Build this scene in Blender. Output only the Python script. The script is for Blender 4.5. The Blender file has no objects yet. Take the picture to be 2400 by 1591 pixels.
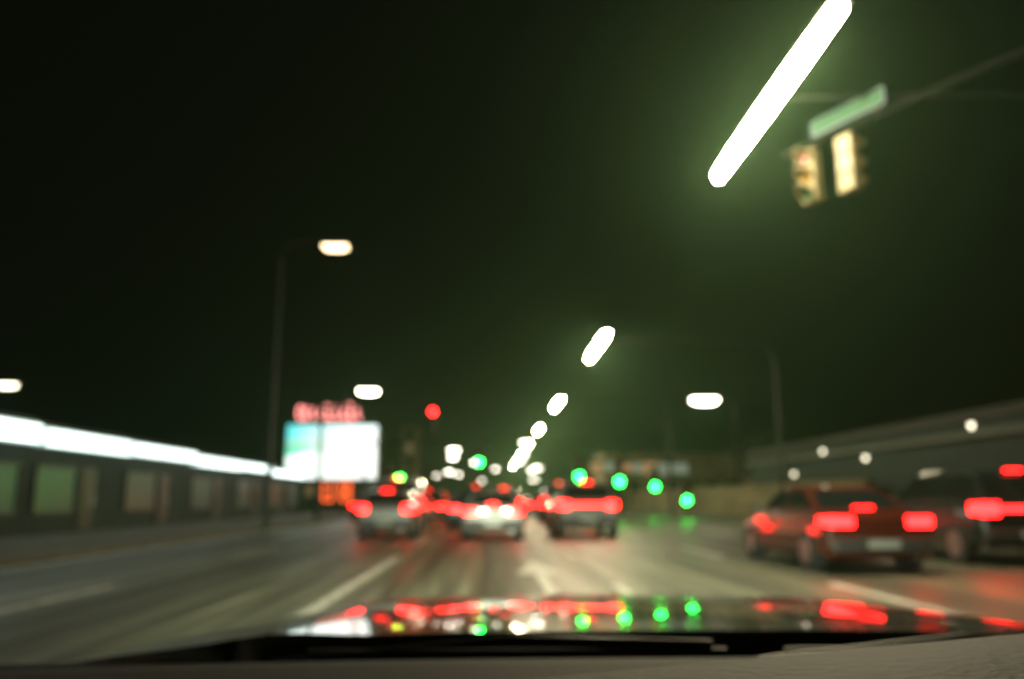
import bpy, bmesh, math, random
from mathutils import Vector, Matrix
R = math.radians
rnd = random.Random(7)
scene = bpy.context.scene
COL = scene.collection

# ------------------------------------------------------------------ camera
CAM_H = 1.2
cam_data = bpy.data.cameras.new('camera')
cam = bpy.data.objects.new('camera', cam_data)
COL.objects.link(cam)
scene.camera = cam
cam_data.lens = 28.0
cam_data.sensor_width = 36.0
cam_data.clip_start = 0.05
cam_data.clip_end = 3000.0
cam.location = (0, 0, CAM_H)
cam.rotation_euler = (R(90 + 11.3), 0, R(-1.58))
cam_data.dof.use_dof = True
cam_data.dof.focus_distance = 0.42
cam_data.dof.aperture_fstop = 4.3
cam_data.dof.aperture_blades = 7
cam_data.dof.aperture_rotation = R(17)

# ------------------------------------------------------------------ night sky
world = bpy.data.worlds.new('World')
scene.world = world
world.use_nodes = True
wn = world.node_tree.nodes
wn['Background'].inputs['Color'].default_value = (0.0026, 0.0027, 0.0014, 1)
wn['Background'].inputs['Strength'].default_value = 0.8

scene.view_settings.view_transform = 'Standard'
scene.view_settings.look = 'None'
scene.view_settings.exposure = 0.0
scene.view_settings.gamma = 1.0
scene.cycles.use_denoising = True
scene.cycles.max_bounces = 6
scene.cycles.volume_bounces = 0
scene.cycles.transparent_max_bounces = 8

# ------------------------------------------------------------------ materials
MATS = {}
def mat(name, col, rough=0.6, metal=0.0, coat=0.0, noise=None, spec=0.5, scale=(1, 1, 1), bump=0.0, col2=None):
    if name in MATS:
        return MATS[name]
    m = bpy.data.materials.new(name)
    m.use_nodes = True
    nt = m.node_tree
    b = nt.nodes['Principled BSDF']
    b.inputs['Base Color'].default_value = (*col, 1)
    b.inputs['Roughness'].default_value = rough
    b.inputs['Metallic'].default_value = metal
    b.inputs['Coat Weight'].default_value = coat
    b.inputs['Specular IOR Level'].default_value = spec
    if noise:
        tc = nt.nodes.new('ShaderNodeTexCoord')
        mp = nt.nodes.new('ShaderNodeMapping')
        mp.inputs['Scale'].default_value = scale
        nz = nt.nodes.new('ShaderNodeTexNoise')
        nz.inputs['Scale'].default_value = noise
        nz.inputs['Detail'].default_value = 6
        nt.links.new(tc.outputs['Object'], mp.inputs[0])
        nt.links.new(mp.outputs[0], nz.inputs['Vector'])
        rp = nt.nodes.new('ShaderNodeValToRGB')
        rp.color_ramp.elements[0].position = 0.35
        rp.color_ramp.elements[1].position = 0.68
        c2 = col2 or tuple(c * 0.55 for c in col)
        rp.color_ramp.elements[0].color = (*c2, 1)
        rp.color_ramp.elements[1].color = (*col, 1)
        nt.links.new(nz.outputs['Fac'], rp.inputs[0])
        nt.links.new(rp.outputs[0], b.inputs['Base Color'])
        if bump:
            bp = nt.nodes.new('ShaderNodeBump')
            bp.inputs['Strength'].default_value = bump
            bp.inputs['Distance'].default_value = 0.01
            nt.links.new(nz.outputs['Fac'], bp.inputs['Height'])
            nt.links.new(bp.outputs[0], b.inputs['Normal'])
    MATS[name] = m
    return m

def emit(name, col, strength, tex=None):
    if name in MATS:
        return MATS[name]
    m = bpy.data.materials.new(name)
    m.use_nodes = True
    nt = m.node_tree
    b = nt.nodes['Principled BSDF']
    b.inputs['Base Color'].default_value = (*[min(1, c * 0.5) for c in col], 1)
    b.inputs['Roughness'].default_value = 0.3
    b.inputs['Emission Color'].default_value = (*col, 1)
    b.inputs['Emission Strength'].default_value = strength
    MATS[name] = m
    return m

# ------------------------------------------------------------------ mesh helpers
def box(bm, x0, x1, y0, y1, z0, z1, bev=0.0):
    vs = [bm.verts.new((x, y, z)) for x in (x0, x1) for y in (y0, y1) for z in (z0, z1)]
    q = [(0, 1, 3, 2), (4, 6, 7, 5), (0, 4, 5, 1), (2, 3, 7, 6), (0, 2, 6, 4), (1, 5, 7, 3)]
    fs = [bm.faces.new([vs[i] for i in f]) for f in q]
    if bev > 0:
        es = list({e for f in fs for e in f.edges})
        bmesh.ops.bevel(bm, geom=es, offset=bev, segments=2, affect='EDGES', profile=0.5)

def tube(bm, pts, r, seg=8, r2=None, cap=True):
    pts = [Vector(p) for p in pts]
    n = len(pts)
    rings = []
    for i, p in enumerate(pts):
        t = (pts[min(i + 1, n - 1)] - pts[max(i - 1, 0)]).normalized()
        a = Vector((0, 0, 1)) if abs(t.z) < 0.9 else Vector((1, 0, 0))
        u = t.cross(a).normalized()
        v = t.cross(u)
        rr = r if r2 is None else r + (r2 - r) * i / max(1, n - 1)
        rings.append([bm.verts.new(p + rr * (math.cos(k * 2 * math.pi / seg) * u + math.sin(k * 2 * math.pi / seg) * v)) for k in range(seg)])
    for a, b in zip(rings, rings[1:]):
        for k in range(seg):
            bm.faces.new((a[k], a[(k + 1) % seg], b[(k + 1) % seg], b[k]))
    if cap:
        bm.faces.new(rings[0][::-1])
        bm.faces.new(rings[-1])

def loft(bm, rings, cap=True):
    rs = [[bm.verts.new(p) for p in r] for r in rings]
    n = len(rs[0])
    for a, b in zip(rs, rs[1:]):
        for k in range(n):
            bm.faces.new((a[k], a[(k + 1) % n], b[(k + 1) % n], b[k]))
    if cap:
        bm.faces.new(rs[0][::-1])
        bm.faces.new(rs[-1])

def slab(bm, quad, t, inset=0.0):
    """thin plate laid on a quad: inset from its edges and t proud of it"""
    q = [Vector(p) for p in quad]
    n = (q[1] - q[0]).cross(q[3] - q[0]).normalized()
    c = sum(q, Vector()) / 4
    inn = []
    for i in range(4):
        d1 = (q[(i + 1) % 4] - q[i]).normalized()
        d2 = (q[i - 1] - q[i]).normalized()
        inn.append(q[i] + (d1 + d2) * inset)
    lo = [bm.verts.new(p - n * 0.01) for p in inn]
    hi = [bm.verts.new(p + n * t) for p in inn]
    bm.faces.new(hi)
    bm.faces.new(lo[::-1])
    for i in range(4):
        bm.faces.new((lo[i], lo[(i + 1) % 4], hi[(i + 1) % 4], hi[i]))

def obj(name, bm, m, parent=None, smooth=False, loc=(0, 0, 0)):
    bmesh.ops.recalc_face_normals(bm, faces=bm.faces)
    me = bpy.data.meshes.new(name)
    bm.to_mesh(me)
    bm.free()
    me.materials.append(m)
    if smooth:
        for p in me.polygons:
            p.use_smooth = True
    o = bpy.data.objects.new(name, me)
    COL.objects.link(o)
    o.location = loc
    if parent:
        o.parent = parent
    return o

def tag(o, label, cat, group=None):
    o['label'] = label
    o['category'] = cat
    if group:
        o['group'] = group
    return o

def thing(name, label, cat, loc=(0, 0, 0), rz=0.0, group=None):
    o = bpy.data.objects.new(name, None)
    o.empty_display_size = 0.3
    COL.objects.link(o)
    o.location = loc
    o.rotation_euler = (0, 0, rz)
    return tag(o, label, cat, group)

def dup(root, loc, rz, label, group=None, paint=None):
    def cp(o, parent):
        c = o.copy()
        COL.objects.link(c)
        c.parent = parent
        for ch in o.children:
            cp(ch, c)
        return c
    r = cp(root, None)
    r.location = loc
    r.rotation_euler = (0, 0, rz)
    r['label'] = label
    if group:
        r['group'] = group
    if paint:
        for ch in r.children:
            if ch.name.split('.')[0] == 'body':
                ch.material_slots[0].link = 'OBJECT'
                ch.material_slots[0].material = paint
    return r

def B():
    return bmesh.new()

def structure(name, bm, m):
    o = obj(name, bm, m)
    o['kind'] = 'structure'
    return o

# ------------------------------------------------------------------ ground, road, markings
KL, KR = -8.7, 11.9           # kerbs left and right
bm = B()
bm.faces.new([bm.verts.new(p) for p in ((-600, -60, 0), (600, -60, 0), (600, 1500, 0), (-600, 1500, 0))])
structure('ground', bm, mat('earth', (0.07, 0.065, 0.045), 0.9, noise=0.6, bump=0.3))

def road_material():
    m = bpy.data.materials.new('asphalt')
    m.use_nodes = True
    nt = m.node_tree
    b = nt.nodes['Principled BSDF']
    tc = nt.nodes.new('ShaderNodeTexCoord')
    def nz(sc, scale, det, lo, hi, c0, c1):
        mp = nt.nodes.new('ShaderNodeMapping')
        mp.inputs['Scale'].default_value = sc
        n = nt.nodes.new('ShaderNodeTexNoise')
        n.inputs['Scale'].default_value = scale
        n.inputs['Detail'].default_value = det
        nt.links.new(tc.outputs['Object'], mp.inputs[0])
        nt.links.new(mp.outputs[0], n.inputs['Vector'])
        r = nt.nodes.new('ShaderNodeValToRGB')
        r.color_ramp.elements[0].position = lo
        r.color_ramp.elements[1].position = hi
        r.color_ramp.elements[0].color = (*c0, 1)
        r.color_ramp.elements[1].color = (*c1, 1)
        nt.links.new(n.outputs['Fac'], r.inputs[0])
        return n, r
    # long worn wheel tracks with the traffic; the streaks also imitate light reflections
    n1, r1 = nz((2.6, 0.035, 1), 1.0, 5, 0.36, 0.66, (0.020, 0.024, 0.016), (0.120, 0.130, 0.085))
    n2, r2 = nz((7.0, 0.16, 1), 1.0, 4, 0.52, 0.72, (0.0, 0.0, 0.0), (0.13, 0.14, 0.10))
    n3, r3 = nz((1, 1, 1), 60.0, 3, 0.3, 0.7, (0.75, 0.75, 0.75), (1.15, 1.15, 1.15))
    add = nt.nodes.new('ShaderNodeMixRGB'); add.blend_type = 'ADD'; add.inputs[0].default_value = 1
    nt.links.new(r1.outputs[0], add.inputs[1]); nt.links.new(r2.outputs[0], add.inputs[2])
    mul = nt.nodes.new('ShaderNodeMixRGB'); mul.blend_type = 'MULTIPLY'; mul.inputs[0].default_value = 1
    nt.links.new(add.outputs[0], mul.inputs[1]); nt.links.new(r3.outputs[0], mul.inputs[2])
    nt.links.new(mul.outputs[0], b.inputs['Base Color'])
    _, rr = nz((2.0, 0.05, 1), 1.0, 3, 0.3, 0.7, (0.36, 0.36, 0.36), (0.62, 0.62, 0.62))
    nt.links.new(rr.outputs[0], b.inputs['Roughness'])
    bp = nt.nodes.new('ShaderNodeBump')
    bp.inputs['Strength'].default_value = 0.25
    bp.inputs['Distance'].default_value = 0.004
    nt.links.new(n3.outputs['Fac'], bp.inputs['Height'])
    nt.links.new(bp.outputs[0], b.inputs['Normal'])
    return m
bm = B()
bm.faces.new([bm.verts.new(p) for p in ((KL, -60, 0.004), (KR, -60, 0.004), (KR, 1400, 0.004), (KL, 1400, 0.004))])
structure('road', bm, road_material())

concrete = mat('concrete', (0.12, 0.115, 0.08), 0.85, noise=1.6, bump=0.3)
bm = B(); box(bm, KL - 5.0, KL, -60, 400, 0.0, 0.13, 0.02)
structure('pavement', bm, concrete)
bm = B(); box(bm, KR, KR + 4.0, -60, 400, 0.0, 0.13, 0.02)
structure('pavement', bm, concrete)

bm = B(); box(bm, 5.2, 7.9, 43, 51.5, 0.0, 0.13, 0.03)
structure('traffic_island', bm, concrete)
bm = B(); box(bm, -5.72, -4.28, 39, 45, 0.0, 0.13, 0.03)
structure('traffic_island', bm, concrete)
paint_m = mat('road_paint', (0.72, 0.73, 0.68), 0.6, noise=7.0, scale=(2, 0.4, 1), col2=(0.3, 0.3, 0.28))
def rect(bm, x0, x1, y0, y1, z=0.008):
    bm.faces.new([bm.verts.new(p) for p in ((x0, y0, z), (x1, y0, z), (x1, y1, z), (x0, y1, z))])
bm = B()
rect(bm, -2.02, -1.86, 2.5, 17.5)
for y in range(22, 300, 9):
    rect(bm, -2.0, -1.86, y, y + 3.2)
for lx in (1.8, 4.9, 8.1, -5.3):
    for y in range(-2, 300, 9):
        rect(bm, lx - 0.07, lx + 0.07, y + 1.2, y + 4.8)
rect(bm, KL + 0.25, KL + 0.38, -40, 390)
rect(bm, KR - 0.38, KR - 0.25, -40, 390)
# stop line and a worn straight-ahead arrow in the camera car's lane
rect(bm, -1.85, 1.72, 23.6, 24.0)
rect(bm, 0.74, 0.9, 8.5, 13.5)
bm.faces.new([bm.verts.new(p) for p in ((0.45, 13.5, 0.008), (1.19, 13.5, 0.008), (0.82, 16.2, 0.008))])
structure('road_marking', bm, paint_m)

# ------------------------------------------------------------------ the camera car: bonnet, cowl, wipers, dashboard
black_paint = mat('black_car_paint', (0.006, 0.007, 0.006), 0.16, coat=1.0, spec=0.7)
trim = mat('black_trim', (0.012, 0.012, 0.011), 0.55)
own = thing('own_car', 'dark glossy bonnet and dashboard of the car the view is taken from', 'car', (0.30, 0, 0))
def hood_z(u, y):
    # u across -1..1, y forward 1.35..2.6
    t = (y - 1.32) / 1.3
    z = 0.996 - 0.066 * t - 0.020 * t * t
    z -= 0.055 * abs(u) ** 3.2
    z += 0.010 * math.exp(-((abs(u) - 0.62) / 0.09) ** 2)
    if t > 0.93:
        z -= (t - 0.93) ** 2 * 14
    return z
bm = B()
NX, NY = 44, 30
grid = []
for j in range(NY + 1):
    row = []
    t = j / NY
    for i in range(NX + 1):
        u = -1 + 2 * i / NX
        yy = 1.32 + t * (1.36 - 0.34 * abs(u) ** 2.6)
        w = 1.02 - 0.06 * t
        row.append(bm.verts.new((u * w, yy, hood_z(u, 1.32 + t * 1.36))))
    grid.append(row)
for j in range(NY):
    for i in range(NX):
        bm.faces.new((grid[j][i], grid[j][i + 1], grid[j + 1][i + 1], grid[j + 1][i]))
# skirt down from the rim so that the bonnet has a body under it
rim = [grid[j][0] for j in range(NY + 1)] + grid[NY][1:] + [grid[j][NX] for j in range(NY - 1, -1, -1)]
low = [bm.verts.new((v.co.x * 1.02, v.co.y + 0.03, 0.35)) for v in rim]
for a in range(len(rim) - 1):
    bm.faces.new((rim[a], rim[a + 1], low[a + 1], low[a]))
obj('bonnet', bm, black_paint, own, smooth=True)
for sd in (-1, 1):
    bm = B(); box(bm, sd * 1.10 - 0.05, sd * 1.10 + 0.05, -0.6, 1.15, 0.45, 0.975, 0.03)
    obj('door', bm, black_paint, own)
bm = B(); box(bm, -1.05, 1.02, 1.18, 1.315, 0.86, 0.955, 0.015)
obj('cowl', bm, trim, own)
for s, x in ((1, -0.62), (2, 0.1)):
    bm = B()
    tube(bm, [(x, 1.24, 0.965), (x + 0.35, 1.30, 0.988), (x + 0.66, 1.27, 0.985)], 0.006, 6)
    w = obj('wiper', bm, mat('wiper_metal', (0.1, 0.1, 0.09), 0.35, metal=0.6), own)
    bm = B(); box(bm, x + 0.05, x + 0.68, 1.262, 1.272, 0.966, 0.979)
    obj('wiper_blade', bm, trim, w)
bm = B()
NXd = 30
prof = [(1.17, 0.80), (1.16, 0.985), (1.05, 0.999), (0.85, 1.004), (0.70, 0.99), (0.60, 0.95), (0.55, 0.80)]
cols = []
for i in range(NXd + 1):
    x = -1.15 + 2.2 * i / NXd
    cols.append([bm.verts.new((x, y, z - 0.015 * abs(x) ** 3)) for (y, z) in prof])
for a, b in zip(cols, cols[1:]):
    for k in range(len(prof) - 1):
        bm.faces.new((a[k], b[k], b[k + 1], a[k + 1]))
obj('dashboard', bm, mat('dash_plastic', (0.009, 0.009, 0.008), 0.75, noise=120, bump=0.3), own, smooth=True)
# raised padded hump of the dash top nearest the camera, catching the street light
bm = B()
cols = []
for i in range(25):
    f = i / 24
    x = -0.75 + 0.95 * f
    top = 1.073 + 0.08 * (x + 0.30)
    cols.append([bm.verts.new(p) for p in ((x, 0.70, top - 0.12), (x, 0.66, top - 0.02), (x, 0.60, top), (x, 0.50, top + 0.004), (x, 0.36, top - 0.004), (x, 0.25, top - 0.05), (x, 0.22, top - 0.14))])
for a, b in zip(cols, cols[1:]):
    for k in range(6):
        bm.faces.new((a[k], b[k], b[k + 1], a[k + 1]))
obj('instrument_hood', bm, mat('dash_pad', (0.006, 0.0075, 0.005), 0.7, noise=90, bump=0.2), own, smooth=True)
for x in (-0.66, 0.66):
    L = bpy.data.lights.new('headlight_beam', 'SPOT')
    L.energy = 5500
    L.spot_size = R(78)
    L.spot_blend = 1.0
    L.shadow_soft_size = 0.08
    L.color = (0.92, 1.0, 0.72)
    o = bpy.data.objects.new('headlight_beam', L)
    COL.objects.link(o)
    o.parent = own
    o.location = (x, 2.78, 0.68)
    o.rotation_euler = (R(90 - 5.5), 0, 0)

# ------------------------------------------------------------------ cars
tyre = mat('tyre', (0.015, 0.015, 0.015), 0.8)
alloy = mat('alloy', (0.4, 0.4, 0.4), 0.35, metal=0.9)
glass_m = mat('car_glass', (0.008, 0.012, 0.011), 0.05, coat=1.0, spec=0.8)
brake = emit('brake_lamp', (1.0, 0.009, 0.009), 20.0)
plate_m = emit('licence_plate_glow', (0.4, 0.43, 0.36), 0.12)  # faint glow put into the plate itself, no plate lamp is built
amber_m = emit('amber_lamp', (1.0, 0.28, 0.02), 3.0)
grey_trim = mat('bumper_plastic', (0.03, 0.03, 0.03), 0.5)
lamp_off = mat('headlamp_glass', (0.4, 0.4, 0.4), 0.1, coat=1)

CAR = dict(
    sedan=dict(L=4.6, W=0.90, belt=0.98, roof=1.44, cab=(0.55, 3.35), rf=(1.35, 2.55), lamp=(0.76, 0.92), tl=0.36, bot=0.24),
    hatch=dict(L=4.0, W=0.86, belt=0.98, roof=1.50, cab=(0.10, 3.00), rf=(0.50, 2.15), lamp=(0.80, 1.02), tl=0.22, bot=0.25),
    suv=dict(L=4.7, W=0.95, belt=1.12, roof=1.76, cab=(0.08, 3.30), rf=(0.42, 2.45), lamp=(0.90, 1.14), tl=0.26, bot=0.33),
    van=dict(L=5.0, W=0.98, belt=1.25, roof=2.05, cab=(0.04, 4.00), rf=(0.14, 3.05), lamp=(0.85, 1.25), tl=0.16, bot=0.35),
)
def make_car(kind, label, bar=False, both=True):
    c = CAR[kind]
    L, W, belt, roof = c['L'], c['W'], c['belt'], c['roof']
    t = thing('car', label, 'car')
    bm = B()
    def ring(y, w, top, bot):
        k = 0.10
        return [(-w + k, y, bot), (-w, y, bot + k), (-w * 1.02, y, (top + bot) / 2), (-w, y, top - k), (-w + k * 1.3, y, top),
                (w - k * 1.3, y, top), (w, y, top - k), (w * 1.02, y, (top + bot) / 2), (w, y, bot + k), (w - k, y, bot)]
    b0 = c['bot']
    hoodz = belt - 0.10
    loft(bm, [ring(0.0, W - 0.12, belt - 0.10, b0 + 0.16), ring(0.04, W - 0.06, belt - 0.03, b0 + 0.08), ring(0.16, W - 0.01, belt, b0),
              ring(0.7, W, belt + 0.01, b0 - 0.02), ring(L * 0.55, W, belt, b0 - 0.02), ring(L * 0.74, W, belt - 0.04, b0 - 0.02),
              ring(L - 0.45, W - 0.03, hoodz - 0.05, b0), ring(L - 0.12, W - 0.12, hoodz - 0.14, b0 + 0.05), ring(L, W - 0.28, hoodz - 0.24, b0 + 0.12)])
    y0, y1 = c['cab']; r0, r1 = c['rf']
    cw, rw = W - 0.09, W - 0.24
    ym = (r0 + r1) / 2
    low = [(-cw, y0, belt - 0.01), (cw, y0, belt - 0.01), (cw, ym, belt - 0.01), (cw, y1, belt - 0.03), (-cw, y1, belt - 0.03), (-cw, ym, belt - 0.01)]
    top = [(-rw, r0, roof - 0.03), (rw, r0, roof - 0.03), (rw, ym, roof), (rw, r1, roof - 0.04), (-rw, r1, roof - 0.04), (-rw, ym, roof)]
    cab = B(); loft(cab, [low, top])
    bmesh.ops.bevel(cab, geom=[e for e in cab.edges if all(v.co.z > belt + 0.1 for v in e.verts)], offset=0.07, segments=3, affect='EDGES')
    me = bpy.data.meshes.new('tmp'); cab.to_mesh(me); cab.free(); bm.from_mesh(me); bpy.data.meshes.remove(me)
    obj('body', bm, mat('silver_paint', (0.20, 0.205, 0.20), 0.35, metal=0.4, coat=1.0), t, smooth=False)
    # panes stand just proud of the cabin
    V = Vector
    def lerp(a, b, f): return V(a) + (V(b) - V(a)) * f
    def pane(nm, q, ins=0.06):
        p = B(); slab(p, q, 0.012, ins); return obj(nm, p, glass_m, t)
    pane('rear_window', [lerp(low[0], top[0], .06), lerp(low[1], top[1], .06), lerp(low[1], top[1], .93), lerp(low[0], top[0], .93)], 0.08)
    pane('windscreen', [lerp(low[3], top[3], .06), lerp(low[4], top[4], .06), lerp(low[4], top[4], .93), lerp(low[3], top[3], .93)], 0.07)
    for s in ((5, 0, -1), (2, 1, 1)):
        a, b_, sg = s
        q = [lerp(low[b_], top[b_], .08), lerp(low[a], top[a], .08), lerp(low[a], top[a], .9), lerp(low[b_], top[b_], .9)]
        e = 3 if sg > 0 else 4
        q2 = [lerp(low[a], top[a], .08), lerp(low[e], top[e], .08), lerp(low[e], top[e], .9), lerp(low[a], top[a], .9)]
        if sg > 0:
            q = [q[1], q[0], q[3], q[2]][::1]; q2 = [q2[1], q2[0], q2[3], q2[2]]
            q = [q[1], q[0], q[3], q[2]]; q2 = [q2[1], q2[0], q2[3], q2[2]]
        else:
            q = [q[1], q[0], q[3], q[2]]; q2 = [q2[1], q2[0], q2[3], q2[2]]
        pane('side_window', q, 0.05); pane('side_window', q2, 0.05)
    # rear lamps, curved round the corners
    z0, z1 = c['lamp']; tl = c['tl']
    for s in (-1, 1):
        bm = B()
        xi, xo = W - 0.10 - tl, W - 0.02
        rr = []
        for x, y in ((xi, -0.015), ((xi + xo) / 2, -0.025), (xo - 0.05, 0.0), (xo + 0.025, 0.09), (xo + 0.03, 0.24)):
            k = 0.03 if x > xo else 0
            rr.append([(s * x, y, z0 + k), (s * x, y, z1 - k * 0.5), (s * x * 0.985, y + 0.07, z1 - k * 0.5), (s * x * 0.985, y + 0.07, z0 + k)])
        loft(bm, rr)
        obj('tail_lamp', bm, brake, t, smooth=False)
    if bar:
        bm = B(); box(bm, -(W - 0.1 - tl) + 0.004, W - 0.1 - tl - 0.004, -0.02, 0.06, (z0 + z1) / 2 - 0.035, (z0 + z1) / 2 + 0.045)
        obj('light_bar', bm, brake, t)
    bm = B()
    zz = roof - 0.05 if kind in ('suv', 'van', 'hatch') else belt + 0.06
    yy = r0 - 0.05 if kind != 'sedan' else y0 + 0.02
    box(bm, -0.16, 0.16, yy - 0.03, yy + 0.02, zz, zz + 0.03)
    obj('high_brake_lamp', bm, brake, t)
    bm = B(); box(bm, -W + 0.10, W - 0.10, -0.07, 0.05, b0 + 0.12, b0 + 0.34, 0.03)
    obj('rear_bumper', bm, grey_trim, t)
    bm = B(); box(bm, -0.26, 0.26, -0.085, -0.072, b0 + 0.19, b0 + 0.31)
    obj('licence_plate', bm, plate_m, t)
    bm = B(); tube(bm, [(W - 0.35, -0.03, b0 + 0.03), (W - 0.35, 0.2, b0 + 0.03)], 0.035, 8)
    obj('exhaust', bm, alloy, t)
    wr = 0.34 if kind != 'suv' else 0.38
    for x in (-1, 1):
        for y in (0.85, L - 0.85):
            bm = B(); tube(bm, [(x * (W - 0.20), y, wr), (x * (W - 0.16), y, wr), (x * (W + 0.0), y, wr), (x * (W + 0.03), y, wr)], wr, 20)
            wh = obj('wheel', bm, tyre, t)
            bm = B(); tube(bm, [(x * (W + 0.031), y, wr), (x * (W + 0.04), y, wr)], wr * 0.62, 14)
            obj('rim', bm, alloy, wh)
        bm = B(); box(bm, min(x * W, x * (W + 0.17)), max(x * W, x * (W + 0.17)), y1 - 0.45, y1 - 0.33, belt, belt + 0.13, 0.03)
        obj('mirror', bm, grey_trim, t)
        bm = B(); box(bm, min(x * (W - 0.42), x * (W - 0.14)), max(x * (W - 0.42), x * (W - 0.14)), L - 0.16, L - 0.02, hoodz - 0.26, hoodz - 0.15, 0.02)
        obj('headlight', bm, lamp_off, t)
    return t

paints = dict(
    silver=MATS.get('silver_paint') or mat('silver_paint', (0.20, 0.205, 0.20), 0.35, metal=0.4, coat=1.0),
    red=mat('red_paint', (0.06, 0.011, 0.006), 0.25, coat=1.0),
    white=mat('white_paint', (0.33, 0.33, 0.31), 0.3, coat=1.0),
    dark=mat('dark_green_paint', (0.012, 0.02, 0.018), 0.2, coat=1.0),
    blue=mat('blue_paint', (0.02, 0.04, 0.11), 0.25, coat=1.0),
    grey=mat('grey_paint', (0.12, 0.12, 0.11), 0.3, coat=1.0),
)
G = 'cars braking in the lanes ahead'
protos = {
    'sedan': make_car('sedan', 'x'), 'hatch': make_car('hatch', 'x'),
    'suv': make_car('suv', 'x', bar=True), 'van': make_car('van', 'x'),
}
queue = [
    ('sedan', 6.3, 13.0, 'red', 'red car with two bright brake lamps, nearest on the right'),
    ('suv', 9.75, 14.4, 'dark', 'dark car with full-width red light strip, cut by the right edge'),
    ('hatch', -3.2, 25.0, 'silver', 'silver car braking one lane left of ours, leftmost of the near red lamps'),
    ('sedan', 0.1, 24.0, 'white', 'white car braking straight ahead in our own lane'),
    ('suv', 3.1, 25.5, 'grey', 'grey car with red light strip braking just right of our lane'),
    ('sedan', -0.7, 31.5, 'blue', 'blue car half hidden behind the white car straight ahead'),
    ('van', -3.7, 32.5, 'white', 'tall white van with high brake lamps behind the silver car'),
    ('hatch', 3.4, 33.5, 'red', 'red car ahead of the grey car with the light strip'),
    ('sedan', -6.6, 44.0, 'grey', 'grey car braking by the left kerb under the white sign'),
    ('suv', 0.7, 39.5, 'silver', 'silver car with light strip deep in the middle of the queue'),
    ('sedan', -3.1, 41.0, 'dark', 'dark car in front of the tall white van'),
    ('van', 3.7, 42.0, 'grey', 'tall grey van in the lane right of ours, deep in the queue'),
    ('hatch', 6.6, 54.0, 'silver', 'silver car alone in the lane below the green signal'),
    ('hatch', -1.2, 47.5, 'white', 'white car far ahead in the middle lane'),
    ('sedan', 3.1, 51.0, 'blue', 'blue car far ahead past the grey van'),
    ('suv', -3.8, 50.0, 'blue', 'blue car with light strip far ahead left of the middle lane'),
    ('sedan', 0.3, 60.0, 'grey', 'small distant grey car, farthest in the middle lane'),
    ('hatch', 6.5, 78.0, 'dark', 'small distant dark car, farthest of the right lanes'),
    ('suv', -6.5, 52.0, 'silver', 'silver car with light strip in the kerb lane below the white sign'),
    ('hatch', 0.9, 46.5, 'red', 'small red car in the thick of the far queue'),
    ('van', -0.9, 53.0, 'grey', 'grey van with high brake lamps far ahead, left of centre'),
    ('hatch', -3.5, 62.0, 'silver', 'small distant silver car, farthest left of centre'),
]
used = set()
for kind, x, y, pc, lab in queue:
    if kind not in used:
        used.add(kind)
        o = protos[kind]
        o.location = (x, y, 0.004); o['label'] = lab; o['group'] = G
        for ch in o.children:
            if ch.name.split('.')[0] == 'body':
                ch.material_slots[0].link = 'OBJECT'
                ch.material_slots[0].material = paints[pc]
    else:
        dup(protos[kind], (x, y, 0.004), 0, lab, G, paints[pc])

# ------------------------------------------------------------------ street lamps, lanterns drawn out long to stand in for light streaks
steel = mat('dark_steel', (0.018, 0.02, 0.017), 0.65, noise=9)
lens_r = emit('lamp_lens_warm', (1.0, 0.86, 0.54), 250.0)
lens_f = emit('lamp_lens_far', (1.0, 0.90, 0.68), 25.0)
def arm_lamp(label, x, y, z, length, px, group, lens):
    t = thing('street_lamp', label, 'street lamp', (x, y, 0), 0, group)
    s = 1 if px > x else -1
    d = abs(px - x)
    bm = B(); tube(bm, [(s * d, 0, 0.13), (s * d, 0, 2.5), (s * d, 0, z - 0.7)], 0.11, 10, 0.07)
    obj('pole', bm, steel, t)
    bm = B(); tube(bm, [(s * d, 0, z - 0.72), (s * (d - 0.2), 0, z - 0.1), (s * (d - 0.9), 0, z + 0.22), (s * d * 0.5, 0, z + 0.3), (0, 0, z + 0.17)], 0.05, 8, 0.035)
    obj('arm', bm, steel, t)
    h = length / 2
    rings = []
    for f, w in ((-1, .07), (-.97, .14), (-.5, .17), (0, .18), (.5, .17), (.97, .14), (1, .07)):
        rings.append([(-w, f * h, z + 0.0), (-w * .9, f * h, z + .09), (-w * .4, f * h, z + .15), (w * .4, f * h, z + .15), (w * .9, f * h, z + .09), (w, f * h, z + 0.0)])
    bm = B(); loft(bm, rings)
    hd = obj('lamp_head', bm, steel, t)
    rings = []
    for f, w in ((-1, .05), (-.96, .12), (-.5, .15), (0, .155), (.5, .15), (.96, .12), (1, .05)):
        hh = h * 0.98
        rings.append([(w, f * hh, z - 0.003), (w * .9, f * hh, z - .07), (w * .45, f * hh, z - .13), (-w * .45, f * hh, z - .13), (-w * .9, f * hh, z - .07), (-w, f * hh, z - 0.003)])
    bm = B(); loft(bm, rings)
    obj('lens', bm, lens, hd)
    return t
GL = 'lamps over the right side of the road'
names = ['huge blazing white lamp at upper right, nearest the camera', 'second lamp of the right row, glowing round halo below the huge one',
         'third lamp of the right row, left below the round halo', 'fourth lamp of the right row, just above the tangle of far lights',
         'fifth lamp of the right row, small and pale', 'sixth lamp of the right row', 'seventh lamp of the right row, tiny',
         'eighth lamp of the right row, at the end of the road']
l0 = arm_lamp(names[0], 4.65, 12.35, 7.7, 6.0, 12.4, GL, lens_r)
for k in range(1, 8):
    dup(l0, (4.65, 12.9 + 21.0 * k, 0), 0, names[k], GL)

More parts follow.
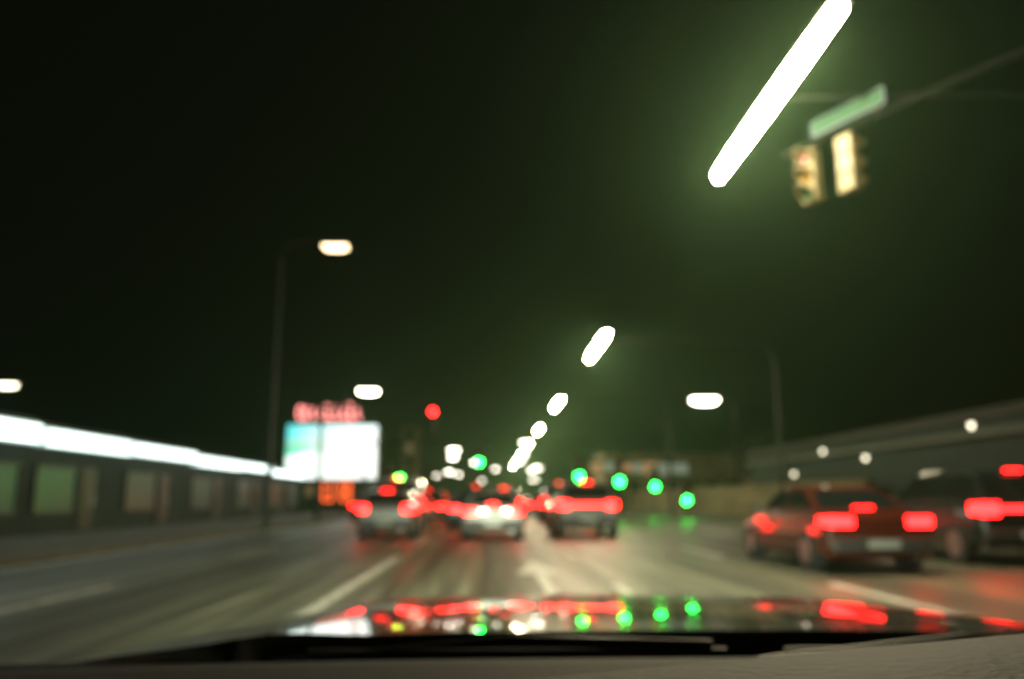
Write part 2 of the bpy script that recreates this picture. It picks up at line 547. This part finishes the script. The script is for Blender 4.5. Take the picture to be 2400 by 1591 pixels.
# tall masts on the left with a short twin-lens lantern
def tall_lamp(label, x, y, z, side, group, lens, hs=1.0):
    t = thing('street_lamp', label, 'street lamp', (x, y, 0), 0, group)
    px = side * 2.2
    bm = B(); tube(bm, [(px, 0, 0.1), (px, 0, z * 0.5), (px, 0, z - 0.6)], 0.12, 10, 0.07)
    obj('pole', bm, steel, t)
    bm = B(); tube(bm, [(px, 0, z - 0.62), (px * 0.93, 0, z - 0.1), (px * 0.6, 0, z + .2), (0, 0, z + 0.2)], 0.05, 8, .04)
    obj('arm', bm, steel, t)
    bm = B(); box(bm, -0.6 * hs, 0.45 * hs, -0.2 * hs, 0.2 * hs, z, z + 0.16 * hs, 0.05 * hs)
    hd = obj('lamp_head', bm, steel, t)
    bm = B()
    loft(bm, [[(-0.5 * hs * a, -0.17 * hs * a, zz), (0.35 * hs * a, -0.17 * hs * a, zz), (0.35 * hs * a, 0.17 * hs * a, zz), (-0.5 * hs * a, 0.17 * hs * a, zz)]
              for a, zz in ((1, z - 0.003), (0.95, z - 0.09 * hs), (0.6, z - 0.17 * hs))])
    obj('lens', bm, lens, hd)
    return t
GT = 'tall lamps along the left pavement'
tall_lamp('high warm street lamp alone in the dark sky, upper left', -6.2, 31, 11.2, -1, GT, emit('lamp_lens_amber', (1.0, 0.74, 0.40), 7), 1.15)
tall_lamp('white street lamp just above the pink lettering of the sign', -10.6, 70, 10.6, -1, GT, lens_f, 2.0)
tall_lamp('bright street lamp standing alone right of the long lamp row', 17.6, 64, 9.2, 1, 'lamps over the right pavement', lens_f, 2.4)
tall_lamp('small pale lamp at the far left edge above the shop roof', -19.2, 32, 5.7, -1, GT, emit('lamp_lens_pale', (1.0, 0.88, 0.6), 8), 0.9)
# the distant tangle of lamps past the junction
GF = 'far street lamps above the queue of cars'
far = [(-5.5, 120, 8.5), (6.0, 132, 10.5), (-7, 150, 9), (-9, 178, 7.2), (7.5, 176, 11), (10, 190, 8), (-4, 205, 10.5), (-14, 215, 7.5), (9, 232, 12), (13, 240, 7), (-10, 255, 9), (2, 262, 11), (16, 280, 8), (-3, 300, 8), (-16, 150, 6.4), (9, 150, 7)]
ords = 'first second third fourth fifth sixth seventh eighth ninth tenth eleventh twelfth thirteenth fourteenth fifteenth sixteenth'.split()
lens_d = emit('lamp_lens_distant', (1.0, 0.93, 0.74), 20)
order = sorted(range(len(far)), key=lambda i: far[i][0] / far[i][1])
f0 = None
for rank, i in enumerate(order):
    x, y, z = far[i]
    lab = 'far pale street lamp above the red tail lamps, %s from the left' % ords[rank]
    if f0 is None:
        f0 = tall_lamp(lab, x, y, z, 1, GF, lens_d, 1.7)
        z0f = z
    else:
        c = dup(f0, (x, y, 0), 0 if x > 0 else math.pi, lab, GF)
        c.scale = (1, 1, z / z0f)

# ------------------------------------------------------------------ traffic signals
yellow = mat('signal_yellow', (0.11, 0.085, 0.032), 0.6, noise=4)
sig_black = mat('signal_black', (0.015, 0.016, 0.015), 0.5)
green_on = emit('green_lamp_on', (0.008, 1.0, 0.05), 75.0)
red_on = emit('red_lamp_on', (1.0, 0.01, 0.01), 30.0)
off_m = {'red': mat('lens_red_off', (0.08, 0.005, 0.005), 0.2), 'amber': mat('lens_amber_off', (0.1, 0.05, 0.005), 0.2), 'green': mat('lens_green_off', (0.003, 0.06, 0.02), 0.2)}
def signal(label, loc, rz, lit, house, s=1.0, group=None, post=None):
    """three stacked lamps; local -y faces the driver, origin at the bottom of the housing (or at the foot of its post)"""
    t = thing('traffic_signal', label, 'traffic signal', loc, rz, group)
    zb = post or 0.0
    if post:
        bm = B(); tube(bm, [(0, 0.05, 0), (0, 0.05, post + 0.02)], 0.055, 10)
        obj('post', bm, steel, t)
    for k in range(3):
        pass
    bm = B()
    for k in range(3):
        box(bm, -.17 * s, .17 * s, 0, .2 * s, zb + (k * .345) * s, zb + (k * .345 + .338) * s, .025 * s)
    hs = obj('housing', bm, house, t)
    for k, c in enumerate(('green', 'amber', 'red')):
        zc = zb + (k * .345 + .17) * s
        bm = B()
        tube(bm, [(0, -0.002, zc), (0, -.02 * s, zc), (0, -.035 * s, zc)], .135 * s, 16, .07 * s)
        m = (green_on if c == 'green' else red_on) if c == lit else off_m[c]
        obj('lens', bm, m, t)
        bm = B()
        pts = []
        for a in range(-30, 211, 20):
            pts.append((math.cos(R(a)) * .15 * s, math.sin(R(a)) * .15 * s))
        inn = [(px * .93, pz * .93) for px, pz in pts]
        r_ = []
        for i in range(len(pts)):
            dd = -.02 - .24 * s * max(0.25, math.sin(R(-30 + 20 * i)) * .5 + .5)
            r_.append([(pts[i][0], 0, zc + pts[i][1]), (pts[i][0], dd, zc + pts[i][1]), (inn[i][0], dd, zc + inn[i][1]), (inn[i][0], 0, zc + inn[i][1])])
        loft(bm, r_)
        obj('visor', bm, house, t)
    return t
# near mast arm, its yellow heads seen from the side
mast = thing('mast_arm', 'dark mast arm reaching in at upper right, carrying the yellow signals', 'mast arm', (14.87, -4.72, 0))
bm = B(); tube(bm, [(0, 0, .1), (0, 0, 3), (0, 0, 6.9)], .17, 12, .12)
obj('pole', bm, steel, mast)
tip = Vector((5.55 - 14.87, 14.04 + 4.72, 7.60))
bm = B(); tube(bm, [(0, 0, 6.75), tuple(Vector((0, 0, 6.75)).lerp(tip, .5)), tuple(tip)], .09, 10, .045)
obj('arm', bm, mat('matte_black_steel', (.006, .0065, .006), 1.0, spec=.05), mast)  # blackened and without sheen so the arm stays dark beside the near lamp
GY = 'yellow signal heads under the near mast arm'
def on_arm(f, dz):
    p = Vector((0, 0, 6.75)).lerp(tip, f) + Vector((14.87, -4.72, dz))
    return p
p = on_arm(.975, -1.1); signal('left narrow yellow traffic signal hanging under the slanting green sign', p, R(-68), None, yellow, 1.0, GY)
p = on_arm(.928, -1.22); signal('right broad yellow traffic signal hanging under the slanting green sign', p, R(112), None, yellow, 1.0, GY)
sg = thing('street_sign', 'green street sign with pale border slanting above the yellow signals', 'sign', on_arm(.93, .05), math.atan2(tip.y - 0, tip.x) + math.pi)
green_sheet = mat('green_sheet', (0.0, 0.045, 0.014), 0.5, noise=3, col2=(0.0, 0.03, 0.010))
bm = B(); box(bm, -.75, .75, -.012, .012, .08, .36, .01); obj('sign_plate', bm, green_sheet, sg)
bm = B()
for a in ((-.75, .75, .345, .365), (-.75, .75, .070, .095), (-.765, -.74, .07, .365), (.74, .765, .07, .365)):
    box(bm, a[0], a[1], -.017, .017, a[2], a[3])
obj('sign_border', bm, mat('white_sheet', (.07, .09, .13), .5), sg)
bm = B()
for x in (-.6, .6): box(bm, x - .02, x + .02, -.03, .03, -.05, .08)
obj('bracket', bm, steel, sg)

def gantry(label, px, y, z, xin):
    t = thing('mast_arm', label, 'mast arm', (px, y, 0))
    bm = B(); tube(bm, [(0, 0, .1), (0, 0, z)], .13, 10, .1); obj('pole', bm, steel, t)
    bm = B(); tube(bm, [(0, 0, z - .1), ((xin - px) * .5, 0, z + .1), (xin - px, 0, z + .15)], .08, 8, .05); obj('arm', bm, steel, t)
    return t
GS = 'lit traffic signals round the junction ahead'
gantry('mast arm over the left lanes carrying the red signal', -9.3, 44.3, 6.2, -2.6)
signal('red traffic signal high over the lanes, left of centre', (-3.15, 44, 4.9), 0, 'red', sig_black, 1.2, GS)
gantry('far mast arm over the middle lanes carrying a green signal', -9.3, 60.3, 5.4, 0.2)
signal('green traffic signal high up in the middle, beside the far lamps', (-0.8, 60, 3.65), 0, 'green', sig_black, 1.5, GS)
signal('pair of green lamps left of the cars, left signal of the pair', (-5.35, 42.0, .13), 0, 'green', sig_black, 1.35, GS, 1.45)
signal('pair of green lamps left of the cars, right signal of the pair', (-4.65, 42.0, .13), 0, 'green', sig_black, 1.35, GS, 1.85)
signal('green post signal right of the cars, leftmost of the right greens', (5.55, 50.0, .13), 0, 'green', sig_black, 1.5, GS, 2.2)
signal('green post signal in the middle of the right greens', (7.4, 46.0, .13), 0, 'green', sig_black, 1.5, GS, 1.8)
signal('green signal by the right kerb, higher of the right greens', (12.3, 60.0, 0.13), 0, 'green', sig_black, 1.7, GS, 1.7)
signal('largest green signal, rightmost, by the right kerb', (12.2, 50.0, 0.13), 0, 'green', sig_black, 1.5, GS, .75)

# ------------------------------------------------------------------ left side: shops with a lit fascia
wall_teal = mat('teal_render', (0.022, 0.042, 0.036), 0.8, noise=2.2, bump=.2)
fas = [emit('fascia_white_bright', (0.80, 1.0, 0.93), .7), emit('fascia_white_dim', (0.75, 1.0, 0.92), .25), emit('fascia_white_mid', (0.76, 1.0, 0.91), .4)]
tube_m = emit('fluorescent_tube', (0.86, 1.0, 0.95), 5.0)
shop_glass = emit('shop_glass_lit', (0.10, 0.24, 0.20), 0.025)
door_m = mat('door_metal', (0.05, 0.055, 0.05), 0.4, metal=.4)
GB = 'low shops with lit fascias along the left pavement'
XS = -14.2
shop_data = [(15.5, 25.2, 3.38, .50, 0), (25.2, 31.5, 3.30, .46, 2), (31.5, 38.5, 3.26, .36, 0), (38.5, 45.5, 3.14, .36, 0), (45.5, 52, 3.12, .28, 2), (52, 60.5, 2.95, .24, 0)]
sl = ['low shop at the left edge, its broad white fascia cut by the frame', 'shop with the dimmer stepped fascia, second from the left edge', 'third shop from the left with a slim bright fascia',
      'fourth shop from the left with its fascia set lower', 'fifth shop from the left with a narrow dim fascia', 'last small shop of the row, beside the big white sign']
for i, (y0, y1, z, h, fm) in enumerate(shop_data):
    t = thing('shop', sl[i], 'shop', (XS, (y0 + y1) / 2, 0), 0, GB)
    hl = (y1 - y0) / 2 - .02
    bm = B(); box(bm, -6, 0, -hl, hl, 0, z + .15)
    obj('wall', bm, wall_teal, t)
    bm = B(); box(bm, -6.1, .12, -hl, hl, z + .153, z + .27)
    obj('roof', bm, mat('roof_dark', (.04, .04, .035), .8), t)
    bm = B(); box(bm, .003, .34, -hl + .06, hl - .06, z - h + .0, z + .10, .02)
    f = obj('fascia', bm, fas[fm], t)
    bm = B()
    for q in range(3):
        zz = z - h + .06 + (h - .02) * q / 2.2
        tube(bm, [(.38, -hl + .15, zz), (.38, hl - .15, zz)], .03, 6)
    obj('tube_lamp', bm, tube_m, f)
    n = max(2, int((y1 - y0) / 2.4))
    for k in range(n):
        a = -hl + .35 + k * (2 * hl - .5) / n
        b = a + (2 * hl - .5) / n - .3
        if k == n // 2:
            bm = B(); box(bm, .003, .06, a, a + 1.0, .16, 2.25); dr = obj('door', bm, door_m, t)
            bm = B(); tube(bm, [(.09, a + .86, .95), (.09, a + .86, 1.35)], .015, 6); obj('handle', bm, alloy, dr)
        else:
            bm = B()
            for (aa, bb, c, d) in ((a, b, .72, .8), (a, b, 2.2, 2.28), (a, a + .07, .8, 2.2), (b - .07, b, .8, 2.2)):
                box(bm, .003, .09, aa, bb, c, d)
            w = obj('window', bm, door_m, t)
            bm = B(); box(bm, .004, .03, a + .072, b - .072, .802, 2.198); obj('pane', bm, shop_glass, w)

# ------------------------------------------------------------------ the big lit sign
def sign_face_material():
    m = bpy.data.materials.new('sign_face')
    m.use_nodes = True
    nt = m.node_tree
    b = nt.nodes['Principled BSDF']
    tc = nt.nodes.new('ShaderNodeTexCoord')
    sx = nt.nodes.new('ShaderNodeSeparateXYZ')
    nt.links.new(tc.outputs['Object'], sx.inputs[0])
    def mathn(op, a, b_=None):
        n = nt.nodes.new('ShaderNodeMath'); n.operation = op
        for k, v in enumerate((a, b_)):
            if v is None: continue
            if isinstance(v, (int, float)): n.inputs[k].default_value = v
            else: nt.links.new(v, n.inputs[k])
        return n.outputs[0]
    x, z = sx.outputs['X'], sx.outputs['Z']
    # printed artwork: a teal sky above, a tan hill line, a green hill, white below
    wav = mathn('MULTIPLY', mathn('SINE', mathn('MULTIPLY', x, 0.8)), 0.25)
    def ramp(fac, stops):
        r = nt.nodes.new('ShaderNodeValToRGB')
        while len(r.color_ramp.elements) > 1: r.color_ramp.elements.remove(r.color_ramp.elements[0])
        r.color_ramp.elements[0].position = stops[0][0]; r.color_ramp.elements[0].color = (*stops[0][1], 1)
        for p_, c_ in stops[1:]:
            e = r.color_ramp.elements.new(p_); e.color = (*c_, 1)
        nt.links.new(fac, r.inputs[0])
        return r.outputs[0]
    h = mathn('MULTIPLY', mathn('ADD', mathn('ADD', z, wav), mathn('MULTIPLY', x, -0.10)), 0.22)
    left = ramp(h, [(0.0, (.86, 1, .93)), (.40, (.86, 1, .93)), (.44, (.12, .62, .36)), (.60, (.10, .5, .34)), (.62, (.5, .42, .28)), (.66, (.14, .62, .58)), (1.0, (.08, .58, .60))])
    right = ramp(h, [(0.0, (.95, 1, .95)), (.62, (.95, 1, .96)), (.8, (.9, 1, 1)), (1.0, (.5, 1, 1))])
    fx = ramp(mathn('ADD', mathn('MULTIPLY', x, 0.13), 0.5), [(0.10, (0, 0, 0)), (.68, (1, 1, 1))])
    mx = nt.nodes.new('ShaderNodeMixRGB')
    nt.links.new(fx, mx.inputs[0]); nt.links.new(left, mx.inputs[1]); nt.links.new(right, mx.inputs[2])
    nt.links.new(mx.outputs[0], b.inputs['Base Color'])
    nt.links.new(mx.outputs[0], b.inputs['Emission Color'])
    b.inputs['Emission Strength'].default_value = 1.7
    return m
DS = 62.0
sgn = thing('lit_sign', 'large lit white and teal sign with pink letters on top, left', 'sign', (-12.15, DS, 0))
bm = B()
bm.free()
for x in (-2.2, 2.2):
    bm = B(); box(bm, x - .18, x + .18, .1, .46, 0, 2.597); obj('post', bm, steel, sgn)
bm = B(); box(bm, -3.58, 3.58, .003, .55, 2.6, 6.95, .04); obj('cabinet', bm, door_m, sgn)
bm = B(); box(bm, -3.45, 3.45, -.03, 0, -2.05, 2.05); fo = obj('sign_face', bm, sign_face_material(), sgn, loc=(0, 0, 4.78))
fo.location = (0, 0, 2.72)
for v in fo.data.vertices: v.co.z += 2.05
# pink letters: blurred past reading in the photograph, kept as upright loops and strokes
pink = emit('pink_neon', (1.0, 0.30, 0.27), 2.6)
strokes = []
x = -2.75
for k in range(9):
    w = rnd.uniform(.36, .52)
    hgt = rnd.choice((.95, 1.2, 1.0, 1.35))
    pts = [(x + w * .5 + math.cos(R(a)) * w * .42, -.06, 7.75 + math.sin(R(a)) * hgt * .42) for a in range(30 + 40 * (k % 3), 331, 30)]
    strokes.append((pts, x, w, hgt, k))
    x += w + .16
for pts, x, w, hgt, k in strokes:
    bm = B(); tube(bm, pts, .10, 8)
    if k % 3 == 1: tube(bm, [(x, -.06, 7.12), (x, -.06, 7.2 + hgt)], .10, 8)
    obj('neon_letter', bm, pink, sgn)
bm = B(); box(bm, -3.0, 2.9, .1, .2, 7.0, 7.12); box(bm, -2.8, -2.7, .1, .2, 6.9, 8.2); box(bm, 2.7, 2.8, .1, .2, 6.9, 8.2); obj('letter_rail', bm, steel, sgn)
bm = B(); box(bm, -.75, 1.75, .02, .24, .9, 2.55, .02); bd = obj('digit_board', bm, sig_black, sgn)
orange = emit('orange_digits', (1.0, 0.12, 0.02), 3.0)
def seg(bm, x, on):
    S = {'a': (x + .1, x + .7, 2.33, 2.45), 'g': (x + .1, x + .7, 1.70, 1.82), 'd': (x + .1, x + .7, 1.04, 1.16), 'f': (x, x + .14, 1.80, 2.40), 'b': (x + .66, x + .8, 1.80, 2.40), 'e': (x, x + .14, 1.08, 1.72), 'c': (x + .66, x + .8, 1.08, 1.72)}
    for k in on:
        a = S[k]; box(bm, a[0], a[1], -.02, .017, a[2], a[3])
bm = B(); seg(bm, -.55, 'bcdef'); obj('digit', bm, orange, bd)
bm = B(); seg(bm, .8, 'abcdefg'); obj('digit', bm, orange, bd)

# ------------------------------------------------------------------ tan tower and buildings in the distance
tan = mat('tan_render', (0.34, 0.27, 0.15), .8, noise=.8, bump=.2)
dim_win = emit('dim_window', (0.9, 0.62, 0.3), 0.12)
dark_win = mat('dark_window', (.01, .014, .012), .1)
def building(name, label, cat, x0, x1, y0, y1, z, m, cols, rows, lit, wz=1.6, group=None):
    t = thing(name, label, cat, ((x0 + x1) / 2, (y0 + y1) / 2, 0), 0, group)
    hx, hy = (x1 - x0) / 2, (y1 - y0) / 2
    bm = B(); box(bm, -hx, hx, -hy, hy, 0, z); obj('wall', bm, m, t)
    bm = B(); box(bm, -hx - .15, hx + .15, -hy - .15, hy + .15, z + .003, z + .35); obj('roof', bm, mat('roof_dark', (.04, .04, .035), .8), t)
    for r in range(rows):
        for c in range(cols):
            xc = -hx + (c + .5) * 2 * hx / cols
            zc = 1.6 + r * (z - 1.2) / rows
            w = min(.6, hx / cols * .55)
            bm = B()
            for (a, b, c1, d1) in ((xc - w - .06, xc + w + .06, zc - .08, zc), (xc - w - .06, xc + w + .06, zc + wz, zc + wz + .08), (xc - w - .06, xc - w, zc, zc + wz), (xc + w, xc + w + .06, zc, zc + wz)):
                box(bm, a, b, -hy - .06, -hy - .002, c1, d1)
            wdw = obj('window', bm, door_m, t)
            bm = B(); box(bm, xc - w + .002, xc + w - .002, -hy - .03, -hy - .003, zc + .002, zc + wz - .002)
            obj('pane', bm, dim_win if rnd.random() < lit else dark_win, wdw)
    return t
building('tower', 'slender tan tower lit from below, between the white sign and the cars', 'tower', -15.2, -12.4, 138, 141, 13.5, tan, 1, 5, .2)
building('building', 'dim low building behind the left green signals', 'building', -34, -18, 118, 130, 8, wall_teal, 7, 2, .2)
building('building', 'low building right of centre under the long tan shop sign', 'building', 13.2, 31, 92, 104, 6.4, tan, 8, 1, .45)
building('building', 'dark block filling the end of the road behind the far lamps', 'building', -11, 12, 420, 440, 9, tan, 9, 3, .3)
sb = thing('shop_sign', 'long dim tan and pale shop sign above the right green signals', 'sign', (17.5, 91.7, 0))
tan_e = emit('tan_sign_light', (.75, .42, .2), .42); pale_e = emit('pale_sign_light', (.5, .55, .42), .34)
bm = B(); box(bm, -6.2, 5.4, 0, .26, 3.9, 5.6, .05); obj('cabinet', bm, door_m, sb)
for k, (a, b, m) in enumerate(((-6.0, -4.6, tan_e), (-4.5, -3.3, pale_e), (-3.2, -1.2, tan_e), (-1.1, -.1, pale_e), (0, 1.5, tan_e), (1.6, 2.9, pale_e), (3.2, 5.2, pale_e))):
    bm = B(); box(bm, a, b, -.04, -.003, 4.1 + .18 * math.sin(k), 5.3 + .1 * math.sin(k * 2)); obj('sign_panel', bm, m, sb)

# right side: long low wall and a low dark building with small wall lamps
bm = B(); box(bm, 16.0, 16.3, 34, 91, 0, 1.95); box(bm, 15.94, 16.36, 34, 91, 1.953, 2.05)
tag(obj('boundary_wall', bm, mat('tan_block', (.25, .20, .11), .85, noise=1.2, scale=(1, .2, 1), bump=.3)), 'long low tan wall along the right pavement behind the signals', 'wall')
rb = building('building', 'low dark building along the right edge with a pale eave line', 'building', 17.0, 27, 14, 52, 3.9, wall_teal, 4, 1, .0)
bm = B(); box(bm, -5.3, -5.16, -18.9, 18.9, 3.3, 3.5); obj('gutter', bm, mat('pale_metal', (.07, .08, .065), .6), rb)
wl = emit('wall_lamp_lit', (1, .9, .65), 5)
def wall_lamp(label, x, y, z):
    t = thing('wall_lamp', label, 'wall lamp', (x, y, z), 0, 'small wall lamps on the right building')
    bm = B(); box(bm, -.02, .14, -.08, .08, .06, .12, .01); obj('bracket', bm, door_m, t)
    bm = B(); tube(bm, [(-.05, 0, .055), (-.05, 0, -.02), (-.05, 0, -.12)], .09, 10, .05); obj('lamp_glass', bm, wl, t)
w0 = [('wall lamp left of the eave, higher of the two over the red car', 16.6, 39.5, 3.55), ('wall lamp over the red car, right of the other one', 16.6, 35.0, 3.0), ('lowest wall lamp, small white dot above the wall end', 16.6, 43.5, 2.55), ('wall lamp near the right edge of the view', 16.6, 27.0, 3.7)]
for a in w0: wall_lamp(*a)

# dark street trees, barely lit, past the right building and behind the left shops
bark = mat('bark', (.08, .06, .04), .9)
leaf = mat('foliage', (.05, .085, .03), .7, noise=3, col2=(.025, .05, .015))
def tree(label, x, y, h, rad):
    t = thing('street_tree', label, 'tree', (x, y, 0), 0, 'dark street trees')
    bm = B(); tube(bm, [(0, 0, 0), (.1, .05, h * .3), (.05, 0, h * .62)], .2, 8, .08)
    for k in range(5):
        a = k * 1.3
        tube(bm, [(.08, .03, h * .34 + .1 * k), (math.cos(a) * rad * .5, math.sin(a) * rad * .5, h * .6), (math.cos(a) * rad * .8, math.sin(a) * rad * .8, h * .78)], .07, 5, .02)
    obj('trunk', bm, bark, t)
    bm = B()
    blobs = [(Vector((rnd.gauss(0, rad * .42), rnd.gauss(0, rad * .42), h * .72 + rnd.gauss(0, h * .10))), rnd.uniform(.3, .5) * rad) for _ in range(13)]
    for c, r in blobs:
        for _ in range(130):
            d = Vector((rnd.gauss(0, 1), rnd.gauss(0, 1), rnd.gauss(0, 1))).normalized() * r * rnd.uniform(.6, 1.05)
            p = c + d
            u = Vector((rnd.gauss(0, 1), rnd.gauss(0, 1), rnd.gauss(0, 1))).normalized()
            v = u.orthogonal().normalized()
            s = rnd.uniform(.09, .18)
            bm.faces.new([bm.verts.new(p + u * s), bm.verts.new(p + v * s * .6), bm.verts.new(p - u * s), bm.verts.new(p - v * s * .6)])
    obj('crown', bm, leaf, t)
tree('dark leafy tree beyond the low wall, between lamp and red car', 20.5, 58, 6.5, 2.6)
tree('dark tree behind the left shops, left of the white sign', -24, 66, 6.0, 2.4)
tree('dark tree between the white sign and the tan tower', -17.5, 88, 7.5, 2.6)

# ------------------------------------------------------------------ scattering volume, added for the windscreen's green glow and lamp halos
def glow_haze():
    bm = B(); box(bm, -260, 260, -40, 470, -1.0, 24.0)
    m = bpy.data.materials.new('glow_haze')
    m.use_nodes = True
    nt = m.node_tree
    nt.nodes.remove(nt.nodes['Principled BSDF'])
    v = nt.nodes.new('ShaderNodeVolumePrincipled')
    v.inputs['Color'].default_value = (0.33, 0.62, 0.33, 1)
    v.inputs['Density'].default_value = 0.0017
    v.inputs['Anisotropy'].default_value = 0.75
    nt.links.new(v.outputs[0], nt.nodes['Material Output'].inputs['Volume'])
    o = obj('glow_haze', bm, m)
    o['kind'] = 'stuff'
glow_haze()
